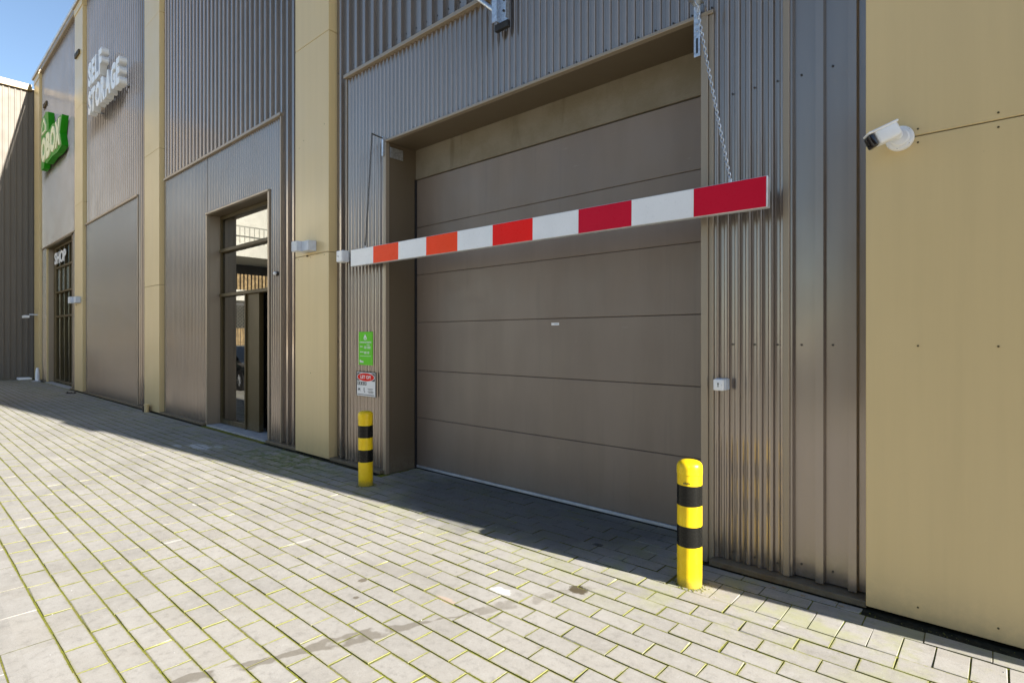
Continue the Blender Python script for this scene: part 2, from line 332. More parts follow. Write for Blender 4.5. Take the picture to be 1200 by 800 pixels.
def fit_text(name, s, x0, x1, z0, z1, y, depth, mat, parent, offset=0.0):
    me = text_mesh(s, 1.0, 0.5, mat, offset)
    xs = [v.co.x for v in me.vertices]; zs = [v.co.z for v in me.vertices]; ys = [v.co.y for v in me.vertices]
    ax, bx_ = min(xs), max(xs); az, bz = min(zs), max(zs); ay, by = min(ys), max(ys)
    for v in me.vertices:
        v.co = ((v.co.x-ax)/(bx_-ax)*(x1-x0)+x0, y + (v.co.y-ay)/(by-ay)*depth, (v.co.z-az)/(bz-az)*(z1-z0)+z0)
    return link(name, me, parent)

# ================================================================== GROUND
g = MB().quad((-400,-400,-0.06),(400,-400,-0.06),(400,400,-0.06),(-400,400,-0.06)).obj('ground', 'ground', fix=False); tag(g, kind='structure')
pav = MB().quad((-31,-4.5,-0.005),(5,-4.5,-0.005),(5,4.75,-0.005),(-31,4.75,-0.005)).obj('pavement', 'bed', fix=False); tag(pav, kind='structure')
FWD = Vector((-0.6630, 0.7486)); RGT = Vector((0.7486, 0.6630))
def project(x, y, z):
    f_ = FWD.x*x + FWD.y*y; r_ = RGT.x*x + RGT.y*y
    if f_ < 0.2: return None
    return 600+650*r_/f_, 396.3-(z-1.7)*650/f_
pieces = []   # (x0,x1,y0,y1)
J = 0.0048
def row(y0, y1, off, xa, xb, L=PL):
    n0 = math.floor((xa-off)/L)-1; n1 = math.ceil((xb-off)/L)+1
    for n in range(n0, n1):
        a, b = off+n*L, off+(n+1)*L
        a2, b2 = max(a, xa), min(b, xb)
        if b2-a2 > 0.04: pieces.append((a2, b2, y0, y1))
for k in range(0, 20): row(Y0-(k+1)*PR, Y0-k*PR, X0+(k % 2)*PL/2, -30.5, 4.5)
yb = Y0-20*PR
for j in range(3): row(yb-(j+1)*0.235, yb-j*0.235, -4.035+(j % 2)*0.25, -30.5, 4.5, 0.5)
yb2 = yb-3*0.235
for k in range(25): row(yb2-(k+1)*PR, yb2-k*PR, X0+(k % 2)*PL/2, -30.5, 4.5)
row(Y0, Y0+0.258, X0+0.0, -1.76, 4.5, PL/2)                       # header course by the wall
row(Y0+0.258, Y0+0.258+PR, -0.63, -1.76, 4.5); row(Y0+0.258+PR, 4.078, -0.5, -1.76, -.66)
for k in range(1, 4): row(Y0+(k-1)*PR, Y0+k*PR, X0+(k % 2)*PL/2, -30.5, -1.76)
for k in range(4, 8): row(Y0+(k-1)*PR, Y0+k*PR, X0+(k % 2)*PL/2, -5.75, -1.77)
def paver_geo(w_, d_, rnd):
    a, b = w_/2-J*.62, d_/2-J; c = 0.0016; h = 0.05
    def jt(): return rnd.uniform(-0.0022, 0.0022)
    dz = rnd.uniform(-0.0022, 0.0022); tx = rnd.uniform(-0.009, 0.009); ty = rnd.uniform(-0.012, 0.012)
    chip = rnd.randrange(4) if rnd.random() < .35 else -1; cs = rnd.uniform(.004, .012)
    base = [(-a+jt(), -b+jt()), (a+jt(), -b+jt()), (a+jt(), b+jt()), (-a+jt(), b+jt())]
    v = []
    for (px, py) in base: v.append((px, py, -h))
    for j, (px, py) in enumerate(base): v.append((px, py, -c+dz-(cs*.8 if j == chip else 0)))
    for j, (px, py) in enumerate(base):
        if j == chip: px -= math.copysign(cs, px); py -= math.copysign(cs*.7, py)
        qx = px-math.copysign(c, px); qy = py-math.copysign(c, py); v.append((qx, qy, dz+tx*qx+ty*qy))
    f = []
    for s_ in (0, 4):
        for k in range(4): f.append((s_+k, s_+(k+1) % 4, s_+4+(k+1) % 4, s_+4+k))
    f.append((8, 9, 10, 11)); return v, f       # faces 0-3 are the mossy sides
def vis_area(p):
    x0, x1, y0, y1 = p; q = [project(x, y, 0) for x, y in ((x0,y0),(x1,y0),(x1,y1),(x0,y1))]
    if None in q: return 0
    cx_ = sum(a for a, b in q)/4; cy_ = sum(b for a, b in q)/4
    if not (-5 < cx_ < 1205 and -5 < cy_ < 805): return 0
    return abs(sum(q[i][0]*q[(i+1) % 4][1]-q[(i+1) % 4][0]*q[i][1] for i in range(4)))/2
order = sorted(range(len(pieces)), key=lambda i: -vis_area(pieces[i]))
single = set(order[:300]); cache = {}; rnd = random.Random(5)
rest = MB()
for i in order:
    x0, x1, y0, y1 = pieces[i]; cx_, cy_ = (x0+x1)/2, (y0+y1)/2
    if i in single:
        key = (round(x1-x0, 3), round(y1-y0, 3), rnd.randrange(10))
        if key not in cache:
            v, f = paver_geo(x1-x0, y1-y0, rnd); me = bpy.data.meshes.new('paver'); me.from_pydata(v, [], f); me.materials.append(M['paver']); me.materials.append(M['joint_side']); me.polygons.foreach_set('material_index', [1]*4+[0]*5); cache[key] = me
        o = link('paver', cache[key], pav); o.location = (cx_, cy_, 0); o.rotation_euler = (0, 0, rnd.uniform(-.006, .006))
    else:
        v, f = paver_geo(x1-x0, y1-y0, rnd); b = len(rest.v)
        rest.v += [(a+cx_, c+cy_, d_) for a, c, d_ in v]; rest.f += [tuple(b+k for k in q) for q in f]
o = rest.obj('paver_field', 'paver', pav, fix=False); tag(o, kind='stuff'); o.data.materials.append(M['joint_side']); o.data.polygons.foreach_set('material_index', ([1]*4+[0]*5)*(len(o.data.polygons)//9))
# moss tufts and grit along the wall foot and bollard foot
so_ = MB()
for (xa_, xb_, ya_) in ((-1.70, -.66, 4.078), (-.66, 4.5, 3.992), (-9.0, -5.83, 4.029), (-23.3, -11.66, 4.029), (-30.5, -27.8, 4.029)): so_.quad((xa_, ya_, -.0025), (xb_, ya_, -.0025), (xb_, 4.3, -.0025), (xa_, 4.3, -.0025))
M['foot_dark'] = plain('near_black_ground', (0.022, 0.022, 0.014), 0.9, 0, 0.2, 0.5, 25)
so_.obj('wall_foot_strip', 'foot_dark', pav, fix=False)  # near-black strip filling the gap between paving and wall
mg = MB(); rnd = random.Random(3)
def crumb(m_, x, y, z, r):
    i = len(m_.v); a0 = rnd.uniform(0, 6.28)
    for k in range(5): m_.v.append((x+r*math.cos(a0+k*1.257)*rnd.uniform(.6, 1.2), y+r*math.sin(a0+k*1.257)*rnd.uniform(.6, 1.2), z))
    m_.v.append((x, y, z+r*rnd.uniform(.5, .9)))
    for k in range(5): m_.f.append((i+k, i+(k+1) % 5, i+5))
for _ in range(900):
    x = rnd.uniform(-9, 1.5); crumb(mg, x, rnd.uniform(4.03, 4.085) if x < -.66 else rnd.uniform(3.995, 4.06), -0.006, rnd.uniform(.003, .011))
for (bx_, by_) in ((-1.631, 3.70), (-5.549, 3.70)):
    for _ in range(160):
        an = rnd.uniform(0, 6.28); rr = 0.086+abs(rnd.gauss(0, .02)); crumb(mg, bx_+rr*math.cos(an), by_+rr*math.sin(an), -0.002, rnd.uniform(.003, .009))
mo = mg.obj('moss', 'bed', None, fix=False); tag(mo, 'green moss crumbs and grit along the foot of the wall', 'moss', kind='stuff')
lg = MB()
for _ in range(260):
    x = rnd.uniform(-12, 1.0); crumb(lg, x, rnd.uniform(0.4, 4.0), 0.0, rnd.uniform(.002, .0055))
o = lg.obj('grit', 'concrete', None, fix=False); tag(o, 'pale grit specks scattered over the paving', 'grit', kind='stuff')

# ================================================================== WAREHOUSE
YP = 4.075            # pillar face
YC = 4.165            # crest of the cladding
ROOF = 12.42
EX = 1.70             # right end of the building
B = thing('storage_warehouse', 'long bronze clad warehouse with champagne pillars and a roller door', 'building')
pillars = [(-30.0, -28.9), (-22.60, -21.52), (-15.27, -14.20), (-7.95, -7.005), (-0.645, EX)]
openA = (-5.77, -1.70, 4.155); openB = (-11.60, -9.02, 4.10); openD = (-27.75, -23.40, 5.16)
# core walls with openings
core = MB(); yc0, yc1 = 4.255, 4.40
cuts = sorted([openD, openB, openA]); xa = -30.6
for (a, b, h) in cuts:
    core.box(xa, a-.052, yc0, yc1, 0, ROOF-.05); core.box(a-.052, b+.052, yc0, yc1, h+.064, ROOF-.05); xa = b+.052
core.box(xa, EX-.05, yc0, yc1, 0, ROOF-.05)
core.obj('wall_core', 'clad_dark', B)
box('end_wall', 'clad', B, EX-.12, EX-.02, 4.41, 24, 0, ROOF-.02)
box('back_wall', 'clad', B, -40, EX-.13, 24.0, 24.2, 0, ROOF-.02)
box('roof', 'roof', B, -40, EX-.03, 4.42, 23.99, ROOF-.3, ROOF-.06)
# pillar cassettes
JZ = [0.02, 2.905, 5.98, 9.05, 12.12]
for (a, b) in pillars:
    for z0, z1 in zip(JZ[:-1], JZ[1:]):
        box('pillar_panel', 'pillar', B, a, b, YP, 4.25, z0+.003, z1-.003, 0.004)
    box('pillar_foot', 'black', B, a+.03, b-.02, YP+.06, 4.25, -.02, 0.02)
    box('pillar_head', 'pillar', B, a-.01, b+.01, YP-.02, 4.25, 12.12, 12.36, 0.004)
# cladding
def profile(kind, xa, xb):
    """points (x, y) along the sheet between xa and xb"""
    P_ = []
    if kind == 'fine':
        p = 0.0785; n0 = math.floor(xa/p)-1; n1 = math.ceil(xb/p)+1
        for n in range(n0, n1):
            for s_, d_ in ((0, .72), (.05, .28), (.10, .06), (.16, 0), (.36, 0), (.42, .06), (.47, .28), (.52, .72), (.57, .94), (.63, 1), (.89, 1), (.95, .94)): P_.append(((n+s_)*p, YC+0.026*d_))
    else:
        p = 0.1912; off = -0.925-0.0235; n0 = math.floor((xa-off)/p)-1; n1 = math.ceil((xb-off)/p)+1
        for n in range(n0, n1):
            x = off+n*p
            P_ += [(x, YC-.004), (x+.047, YC-.004), (x+.056, YC+.040), (x+p-.009, YC+.040)]
    out = []
    for (x, y) in P_:
        if xa < x < xb: out.append((x, y))
    def at(xq):
        for (x1, y1), (x2, y2) in zip(P_[:-1], P_[1:]):
            if x1 <= xq <= x2: return y1+(y2-y1)*(xq-x1)/max(1e-9, x2-x1)
        return YC
    return [(xa, at(xa))]+out+[(xb, at(xb))]
def sheet_mesh(kind, xa, xb, z0, z1, mat='clad'):
    pr = profile(kind, xa, xb); n = len(pr); v = []; f = []
    for z in (z0, z1): v += [(x, y, z) for x, y in pr]
    for i in range(n-1): f.append((i, i+1, n+i+1, n+i))
    i0 = len(v)                                     # returned bottom and top hems give the sheet its edge
    v += [(x, y+.012, z0) for x, y in pr]+[(x, y, z0) for x, y in pr]; f += [(i0+i, i0+i+1, i0+n+i+1, i0+n+i) for i in range(n-1)]
    me = bpy.data.meshes.new('cladding_sheet'); me.from_pydata(v, [], f); me.materials.append(M[mat])
    if kind == 'fine': me.shade_smooth()
    return me
def cladding(kind, xa, xb, z0, z1, cover, parent=None):
    n = max(1, round((xb-xa)/cover)); 
    for i in range(n):
        a = xa+(xb-xa)*i/n; b = xa+(xb-xa)*(i+1)/n
        link('cladding_sheet', sheet_mesh(kind, a, b-.0008, z0, z1), parent or B)
TZ = 5.24
bays = [(-28.9, -22.60), (-21.52, -15.27), (-14.20, -7.95), (-7.005, -0.645)]
zones = [(-28.75, -23.05), (-21.45, -16.10), (-14.05, -8.59), (-6.68, -1.150)]
opens = [openD, None, openB, openA]
for (ba, bb), (za, zb), op in zip(bays, zones, opens):
    cladding('rib', ba, bb, TZ+.03, ROOF-.10, 0.956)
    cladding('rib', ba, za-.03, 0.055, TZ+.028, 0.956); cladding('rib', zb+.03, bb, 0.055, TZ+.028, 0.956)
    if op:
        cladding('fine', za, op[0]-.06, 0.05, TZ-.02, 1.0); cladding('fine', op[1]+.06, zb, 0.05, TZ-.02, 1.0)
        cladding('fine', op[0]-.058, op[1]+.058, op[2]+.03, TZ-.02, 1.02)
    else: cladding('fine', za, zb, 0.05, TZ-.02, 1.02)
    # zone border flashings
    box('trim_strip', 'trim', B, za-.028, zb+.045, YC-.045, YC+.06, TZ-.018, TZ+.028, .003)
    box('trim_strip', 'trim', B, za-.028, za, YC-.012, YC+.06, 0.05, TZ-.02, .003)
    box('trim_strip', 'trim', B, zb, zb+.042, YC-.022, YC+.06, 0.05, TZ-.02, .004)
    segs = [(ba, bb)] if not op else [(ba, op[0]-.05), (op[1]+.05, bb)]
    for a, b in segs: box('base_flashing', 'clad_dark', B, a, b, 4.085, YC+.07, 0.006, 0.047, .003)
    # screws
    sc = MB(); p = 0.1912; off = -0.925-0.0235
    def screw(x, y, z, r=0.0075):
        sc.bar((x, y+.002, z), (x, y-.006, z), r, 6); 
    n = math.floor((ba-off)/p)
    while off+n*p < bb:
        x = off+n*p+.095
        zs = [5.405, 7.1, 8.9, 10.7] if ba-0.0 < x < bb and za < x < zb else [0.14, 1.655, 3.52, 5.405, 7.1, 8.9, 10.7]
        if ba+.02 < x < bb-.02:
            for z in zs: screw(x, YC+.040, z)
        n += 1
    q = 0.0785; n = math.floor(za/q)
    while n*q < zb:
        x = (n+.75)*q
        if n % 2 == 0 and za+.02 < x < zb-.02:
            inop = op and op[0]-.07 < x < op[1]+.07
            for z in ([op[2]+.07] if inop else [0.11, 1.655, 3.52]): screw(x, YC+.026, z, .0068)
        n += 1
    if sc.v: tag(sc.obj('screws', 'screw', B, fix=False), kind='stuff')
# roof edge
for (ba, bb) in bays: box('roof_cap', 'trim', B, ba, bb, YC-.075, 4.5, ROOF-.10, ROOF, .006)
for (a, b) in pillars: box('roof_cap', 'trim', B, a-.03, b+.03, YP-.06, 4.52, 12.362, ROOF+.05, .006)
box('gutter', 'alu', B, -30.2, EX, YC-.155, YC-.085, ROOF-.03, ROOF+.075, .01)
# overflow outlets
for (x0, x1, z, y) in ((-22.40, -21.85, 10.75, YP), (-28.35, -27.75, 10.82, YC-.004)):
    s = box('overflow_outlet', 'frame', B, x0, x1, y-.05, y+.02, z-.06, z+.08, .004)
    for j in range(3): box('slot', 'black', s, x0+.06+j*.16, x0+.16+j*.16, y-.054, y-.0505, z-.035, z+.055)
# corner sign box (outside the picture, its shadow falls on the paving)
box('corner_vent_box', 'clad_dark', B, 1.44, 1.705, 3.965, YP-.001, 6.72, 7.5, .006)
# screws and rivets of the big right panel and the pillars
sc = MB()
for (x, z) in ((-.38, 2.865), (-.38, 2.945), (-.02, 2.865), (-.02, 2.945), (-.38, 1.655), (-.02, 1.655), (-.38, .10), (-.02, .10), (-7.83, 4.52), (-7.7, 4.6), (-7.12, 4.7), (-7.85, 2.87), (-7.5, 2.87), (-7.12, 2.87), (-7.5, 1.2)):
    sc.bar((x, YP+.002, z), (x, YP-.003, z), .006, 6)
tag(sc.obj('rivets', 'frame', B, fix=False), kind='stuff')

# -------- big door A
a, b, h = openA; YD = 4.62
D = MB().box(a, b, YD+.06, YD+.09, 0, h+.02).obj('sectional_door', 'clad_dark', B)
PH = 0.627
for i in range(6):
    mb = MB().box(a+.012, b-.004, YD, YD+.05, 0.045+(PH-.0068)*i+.0022, 0.045+(PH-.0068)*(i+1)-.0022)
    mb.obj('door_panel', 'door', D, .004)
    box('panel_gasket', 'black', D, a+.012, b-.004, YD+.012, YD+.049, 0.045+(PH-.0068)*(i+1)-.0021, 0.045+(PH-.0068)*(i+1)+.0021)
box('bottom_rail', 'alu', D, a+.012, b-.004, YD-.008, YD+.05, 0.014, 0.044, .003)
box('bottom_seal', 'black', D, a+.012, b-.004, YD+.002, YD+.05, -.008, 0.0195)
box('sticker', 'print_white', D, -3.54, -3.44, YD-.0015, YD+.001, 1.835, 1.862)
box('sticker_print', 'grey_plastic', D, -3.50, -3.455, YD-.0022, YD-.0014, 1.842, 1.855)
box('header_board', 'header', B, a+.001, b-.001, YD-.012, YD+.05, 3.775, h+.005, .002)
box('guide_seal', 'black', B, a+.001, a+.011, YD-.03, YD+.05, 0, 3.77)
# reveals
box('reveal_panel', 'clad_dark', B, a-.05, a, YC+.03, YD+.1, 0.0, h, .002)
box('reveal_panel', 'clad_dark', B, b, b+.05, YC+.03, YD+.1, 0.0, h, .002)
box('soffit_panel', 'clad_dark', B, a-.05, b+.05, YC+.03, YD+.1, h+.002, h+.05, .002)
box('jamb_trim', 'trim', B, a-.06, a-.001, YC-.025, YC+.029, 0.0, h+.001, .004)
box('jamb_trim', 'trim', B, b-.035, b+.020, YC-.028, YC+.029, 0.0, h+.001, .004)
box('jamb_trim', 'trim', B, b+.0205, b+.058, YC-.012, YC+.029, 0.0, h+.001, .004)
box('lintel_trim', 'trim', B, a-.06, b+.058, YC-.025, YC+.029, h+.002, h+.030, .003)
ph = box('photocell', 'white', B, b-.060, b-.036, 4.30, 4.36, .33, .42, .003); box('red_lens', 'print_red', ph, b-.063, b-.0601, 4.31, 4.35, .345, .405)

# -------- glass entrance B
a, b, h = openB; YG = 4.42
for (x0, x1) in ((a-.05, a), (b, b+.05)): box('reveal_panel', 'trim', B, x0, x1, YC+.03, YG+.12, 0.0, h, .002)
box('soffit_panel', 'clad_dark', B, a-.05, b+.05, YC+.03, YG+.12, h+.002, h+.05, .002)
box('jamb_trim', 'trim', B, a-.058, a-.001, YC-.022, YC+.029, 0, h+.001, .003)
box('jamb_trim', 'trim', B, b+.001, b+.058, YC-.022, YC+.029, 0, h+.001, .003)
box('lintel_trim', 'trim', B, a-.058, b+.058, YC-.035, YC+.029, h+.002, h+.035, .003)
E_ = MB().box(a, a+.07, YG-.03, YG+.05, .03, h).obj('glass_entrance', 'frame', B, .003)
box('door_post', 'frame', E_, b-.07, b, YG-.03, YG+.05, .03, h, .003)
box('head_rail', 'frame', E_, a+.0705, b-.0705, YG-.03, YG+.05, 4.03, h-.002, .003)
for z in (2.51, 3.375): box('transom', 'frame', E_, a+.0705, b-.0705, YG-.075, YG+.05, z, z+.062, .004)
box('sill_rail', 'frame', E_, a+.0705, -10.44, YG-.03, YG+.05, .03, .115, .003)
box('pane', 'glass', E_, a+.071, b-.071, YG, YG+.012, 3.438, 4.029)
box('pane', 'glass', E_, a+.071, b-.071, YG, YG+.012, 2.573, 3.374)
box('pane', 'glass', E_, a+.071, -10.441, YG, YG+.012, .116, 2.509)
box('door_leaf_edge', 'frame', E_, -10.44, -10.395, YG-.05, YG+.05, .03, 2.509, .003)
box('sliding_leaf', 'frame', E_, -10.394, -9.90, YG-.02, YG+.06, .03, 2.509, .003)
box('pane', 'glass', E_, -9.899, b-.071, YG+.10, YG+.112, .03, 2.509)
box('threshold', 'concrete', B, a, b, YC-.03, YG+.3, -.02, .022, .004)
# interior of the lobby
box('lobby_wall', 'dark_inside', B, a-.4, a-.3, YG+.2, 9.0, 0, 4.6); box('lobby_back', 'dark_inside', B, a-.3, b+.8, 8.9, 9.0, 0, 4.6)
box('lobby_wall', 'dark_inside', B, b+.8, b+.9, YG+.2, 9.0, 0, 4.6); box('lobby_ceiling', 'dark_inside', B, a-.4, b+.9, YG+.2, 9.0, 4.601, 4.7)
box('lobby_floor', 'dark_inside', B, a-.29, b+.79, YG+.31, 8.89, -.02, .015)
# -------- shop front D
a, b, h = openD; YS = 4.40
for (x0, x1) in ((a-.05, a), (b, b+.05)): box('reveal_panel', 'trim', B, x0, x1, YC+.03, YS+.1, 0, h, .002)
box('jamb_trim', 'pillar', B, a-.07, a-.001, YC-.03, YC+.029, 0, h+.001, .003)
box('jamb_trim', 'trim', B, b+.001, b+.06, YC-.022, YC+.029, 0, h+.001, .003)
box('lintel_trim', 'frame', B, a-.07, b+.06, YC-.04, YS+.1, h+.002, h+.06, .003)
S_ = MB().box(a, a+.5, YS-.05, YS+.05, 0, h).obj('shop_front', 'frame', B, .003)
n = 5; xs = [a+.5+(b-a-.5)*i/n for i in range(n+1)]
zt = [0.1, 2.52, 3.43, 4.36, h-.04]
for x in xs[1:]: box('mullion', 'frame', S_, x-.04, x+.04, YS-.06, YS+.05, 0.02, h-.001, .003)
for z in zt: box('transom', 'frame', S_, a+.5, b, YS-.09, YS+.045, z-.035, z+.035, .003)
for j in range(4):
    for i in range(n): box('pane', 'glass_pale' if j == 2 else 'glass_b', S_, xs[i]+.041, xs[i+1]-.041, YS, YS+.012, zt[j]+.036, zt[j+1]-.036)
box('shop_inside', 'dark_inside', B, a-.3, b+.3, 8.0, 8.1, 0, 5.5); box('shop_ceiling', 'dark_inside', B, a-.3, b+.3, YS+.12, 7.99, 5.501, 5.6)
fit_text('shop_lettering', 'SHOP', -27.2, -25.2, 4.50, 4.94, YS-.115, .02, 'print_white', S_, .03)
box('doorway_mat', 'concrete', B, a+.1, b, YC-.1, YS-.1, -.02, .02)

# ================================================================== LEFT WING (returns towards the street)
Wg = thing('storage_wing', 'ribbed warehouse wing with yellow roof cap closing the far left end', 'building')
XW = -30.6
box('wing_core', 'clad_dark', Wg, -40, XW-.045, -3.4, 4.24, 0, 12.2)
def wing_sheet(ya, yb_, z0, z1):
    p = 0.186; n0 = math.floor(ya/p)-1; n1 = math.ceil(yb_/p)+1; P_ = []
    for n in range(n0, n1):
        y = n*p; P_ += [(y, 0), (y+.045, 0), (y+.056, -.036), (y+p-.011, -.036)]
    P_ = [(y, d_) for y, d_ in P_ if ya <= y <= yb_]
    v = [(XW+d_, y, z0) for y, d_ in P_]+[(XW+d_, y, z1) for y, d_ in P_]; k = len(P_)
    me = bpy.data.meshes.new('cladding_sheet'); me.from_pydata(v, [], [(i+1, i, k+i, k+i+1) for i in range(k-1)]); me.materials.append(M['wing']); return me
p = 0.186
y = -18*p
while y < 4.2:
    link('cladding_sheet', wing_sheet(y-.001, min(y+5*p+.001, 4.25), 0.03, 12.05), Wg); y += 5*p
box('wing_cap', 'cap', Wg, -40, XW+.10, -3.42, 4.07, 12.06, 12.32, .005)
box('wing_base', 'clad_dark', Wg, XW-.04, XW+.03, -3.4, 4.2, 0, .029)
sc = MB()
for k in range(-18, 22):
    for z in (1.6, 3.5, 5.4, 7.2, 9.0, 10.8): sc.bar((XW-.036, k*p+.12, z), (XW-.028, k*p+.12, z), .008, 6)
tag(sc.obj('screws', 'screw', Wg, fix=False), kind='stuff')

# ================================================================== SIGN LETTERS
def letters(name, word, x0, x1, z0, z1, y0, depth, mat, parent, gap, off):
    ms = [text_mesh(ch, 1.0, 0.5, mat, off) for ch in word]; ws = []
    for me in ms:
        xs_ = [v.co.x for v in me.vertices]; ws.append((min(xs_), max(xs_)))
    tot = sum(b-a for a, b in ws)+gap*(len(word)-1); k = (x1-x0)/tot; x = x0; out = []
    for me, (a, b) in zip(ms, ws):
        zs = [v.co.z for v in me.vertices]; ys = [v.co.y for v in me.vertices]; az, bz, ay, by = min(zs), max(zs), min(ys), max(ys)
        for v in me.vertices: v.co = (x+(v.co.x-a)*k, y0+(v.co.y-ay)/(by-ay)*depth, z0+(v.co.z-az)/(bz-az)*(z1-z0))
        x += (b-a)*k+gap*k; out.append(link(name, me, parent))
    return out
L_ = thing('storage_lettering', 'white block letters reading SELF STORAGE high on the ribbed wall', 'sign')
letters('letter', 'SELF', -19.85, -18.35, 8.93, 9.62, 3.89, .17, 'white', L_, .09, .05)
letters('letter', 'STORAGE', -19.85, -16.62, 8.12, 8.80, 3.89, .17, 'white', L_, .07, .05)
mb = MB()
for x in (-19.6, -18.6): mb.box(x, x+.04, 4.061, 4.18, 8.95, 9.0)
for x in (-19.6, -18.2, -16.9): mb.box(x, x+.04, 4.061, 4.18, 8.2, 8.25)
mb.obj('standoff', 'galv', L_)
O_ = thing('box_sign', 'green cut-out sign with cream letters OBOX high on the far wall', 'sign')
outl = [(-27.5, 8.10), (-27.0, 8.10), (-26.85, 8.30), (-26.4, 8.14), (-25.4, 8.20), (-24.6, 8.14), (-23.75, 8.22), (-24.05, 8.72), (-23.72, 9.24), (-24.35, 9.30), (-24.75, 9.22), (-25.4, 9.34), (-26.05, 9.25), (-26.15, 9.98), (-26.6, 10.10), (-27.2, 10.02), (-27.5, 9.95)]
MB().poly(outl, 3.94, 4.12).obj('backing', 'green', O_)
for x0, x1, ch in ((-27.22, -26.42, 'O'), (-26.30, -25.62, 'B'), (-25.52, -24.72, 'O'), (-24.66, -23.92, 'X')):
    fit_text('letter', ch, x0-.04, x1+.04, 8.27, 9.18, 3.90, .045, 'cream', O_, .055)
MB().poly([(-27.2, 9.35), (-26.45, 9.35), (-26.45, 9.6), (-26.8, 9.92), (-27.2, 9.6)], 3.905, 3.939).obj('house_icon', 'cream', O_)
MB().poly([(-27.06, 9.42), (-26.6, 9.42), (-26.6, 9.58), (-26.8, 9.76), (-27.06, 9.58)], 3.900, 3.9045).obj('icon_opening', 'green', O_)

# ================================================================== HEIGHT BARRIER BOOM
K_ = thing('height_barrier', 'red and white striped height barrier hanging before the big door', 'barrier')
A_ = Vector((-6.337, 4.00, 2.735)); Z_ = Vector((-1.183, 3.92, 2.686)); HB = 0.107
dirv = (Z_-A_); Lb = dirv.length; ux = dirv.normalized(); uy = Vector((0, 0, 1)).cross(ux).normalized(); uz = ux.cross(uy)
def boom_box(name, mat, s0, s1, d0, d1, h0, h1, parent, bevel=0.0):
    mb = MB().box(s0, s1, d0, d1, h0, h1); mb.v = [tuple(A_+ux*x+uy*y+uz*z) for x, y, z in mb.v]; return mb.obj(name, mat, parent, bevel)
boom_box('beam', 'alu', 0, Lb, 0.0, 0.055, -HB, HB, K_, .004)
seq = ['boomwhite', 'orange', 'boomwhite', 'orange', 'boomwhite', 'scarlet', 'boomwhite', 'red', 'boomwhite', 'red']  # left red stripes tinted orange and scarlet, their sunlit reflection put into the colour
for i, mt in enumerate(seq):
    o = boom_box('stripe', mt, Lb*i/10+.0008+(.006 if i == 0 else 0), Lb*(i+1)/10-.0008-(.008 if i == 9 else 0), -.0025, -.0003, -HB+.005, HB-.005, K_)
    if mt == 'orange': o['label'] = 'red stripe coloured orange for reflected sunlight'
for s_ in (0.30, Lb-.26): boom_box('eyelet', 'galv', s_-.012, s_+.012, .02, .03, HB, HB+.03, K_, .003)
# chains
def chain(label, p0, p1, grp, mt='galv'):
    p0, p1 = Vector(p0), Vector(p1); L = (p1-p0).length; n = int(L/0.027); mb = MB(); q = (p1-p0).to_track_quat('Z', 'Y').to_matrix(); q2 = q @ Matrix.Rotation(R(90), 3, 'Z')
    for i in range(n):
        c = p0.lerp(p1, (i+.5)/n)+Vector((0, 0, -0.02*math.sin(math.pi*(i+.5)/n)))
        mb.torus(c, q if i % 2 else q2, .0100, .0034, 1.7)
    o = mb.obj('hanging_chain', mt, None, smooth=True, fix=False); tag(o, label, 'chain', grp)
eR = A_+ux*(Lb-.26)+uy*.025+uz*(HB+.02); eL = A_+ux*.30+uy*.025+uz*(HB+.02)
tR = (-1.705, 3.97, 4.215); tL = (-5.86, 4.00, 4.235)
chain('slanting galvanised chain holding up the right end of the striped barrier', tR, eR, 'barrier chains')
chain('thin dark chain holding up the left end of the striped barrier', tL, eL, 'barrier chains', 'dark_steel')
def bracket(name, label): return thing(name, label, 'bracket', 'barrier brackets')
q = bracket('chain_bracket', 'slotted galvanised bracket with black end above the right chain')
mb = MB().box(-1.785, -1.735, 4.128, 4.136, 3.86, 4.25); mb.obj('slotted_plate', 'galv', q, .001)
box('slot', 'black', q, -1.766, -1.752, 4.1265, 4.1279, 3.885, 4.0)
for z in (4.06, 4.11, 4.16): MB().bar((-1.76, 4.128, z), (-1.76, 4.120, z), .008, 6).obj('bolt', 'galv', q)
MB().box(-1.785, -1.705, 3.95, 4.135, 4.2515, 4.262).obj('arm', 'galv', q, .001)
box('end_cap', 'black', q, -1.79, -1.70, 3.935, 3.949, 4.225, 4.30, .002)
MB().bar((-1.705, 3.97, 4.25), (-1.705, 3.97, 4.205), .006, 6).obj('hook', 'galv', q)
q = bracket('chain_bracket', 'small galvanised bracket with thin arm at the left top corner of the door')
box('plate', 'galv', q, -5.832, -5.80, 4.12, 4.1385, 3.98, 4.22, .001)
MB().bar((-5.816, 4.125, 4.20), (-5.86, 3.99, 4.235), .010, 8).obj('arm', 'dark_steel', q)
box('inner_plate', 'galv', q, -5.769, -5.762, 4.20, 4.40, 3.97, 4.10, .001)
MB().bar((-5.80, 4.20, 4.01), (-5.80, 4.108, 4.01), .007, 6).obj('bolt', 'galv', q)
q = bracket('stay_bracket', 'blue-grey galvanised channel with slanting stay high above the door')
mb = MB().box(-3.80, -3.67, 4.10, 4.108, 4.87, 5.60).box(-3.80, -3.792, 4.05, 4.0995, 4.87, 5.60).box(-3.678, -3.67, 4.05, 4.0995, 4.87, 5.60); mb.obj('channel', 'galv', q)
for z in (4.97, 5.08, 5.25): MB().bar((-3.735, 4.10, z), (-3.735, 4.085, z), .012, 6).obj('bolt', 'screw', q)
MB().bar((-3.83, 4.09, 4.99), (-4.55, 4.02, 5.66), .024, 10).obj('stay', 'galv', q, smooth=True)
box('foot_pad', 'black', q, -3.86, -3.68, 4.09, 4.135, 4.80, 4.868, .003)
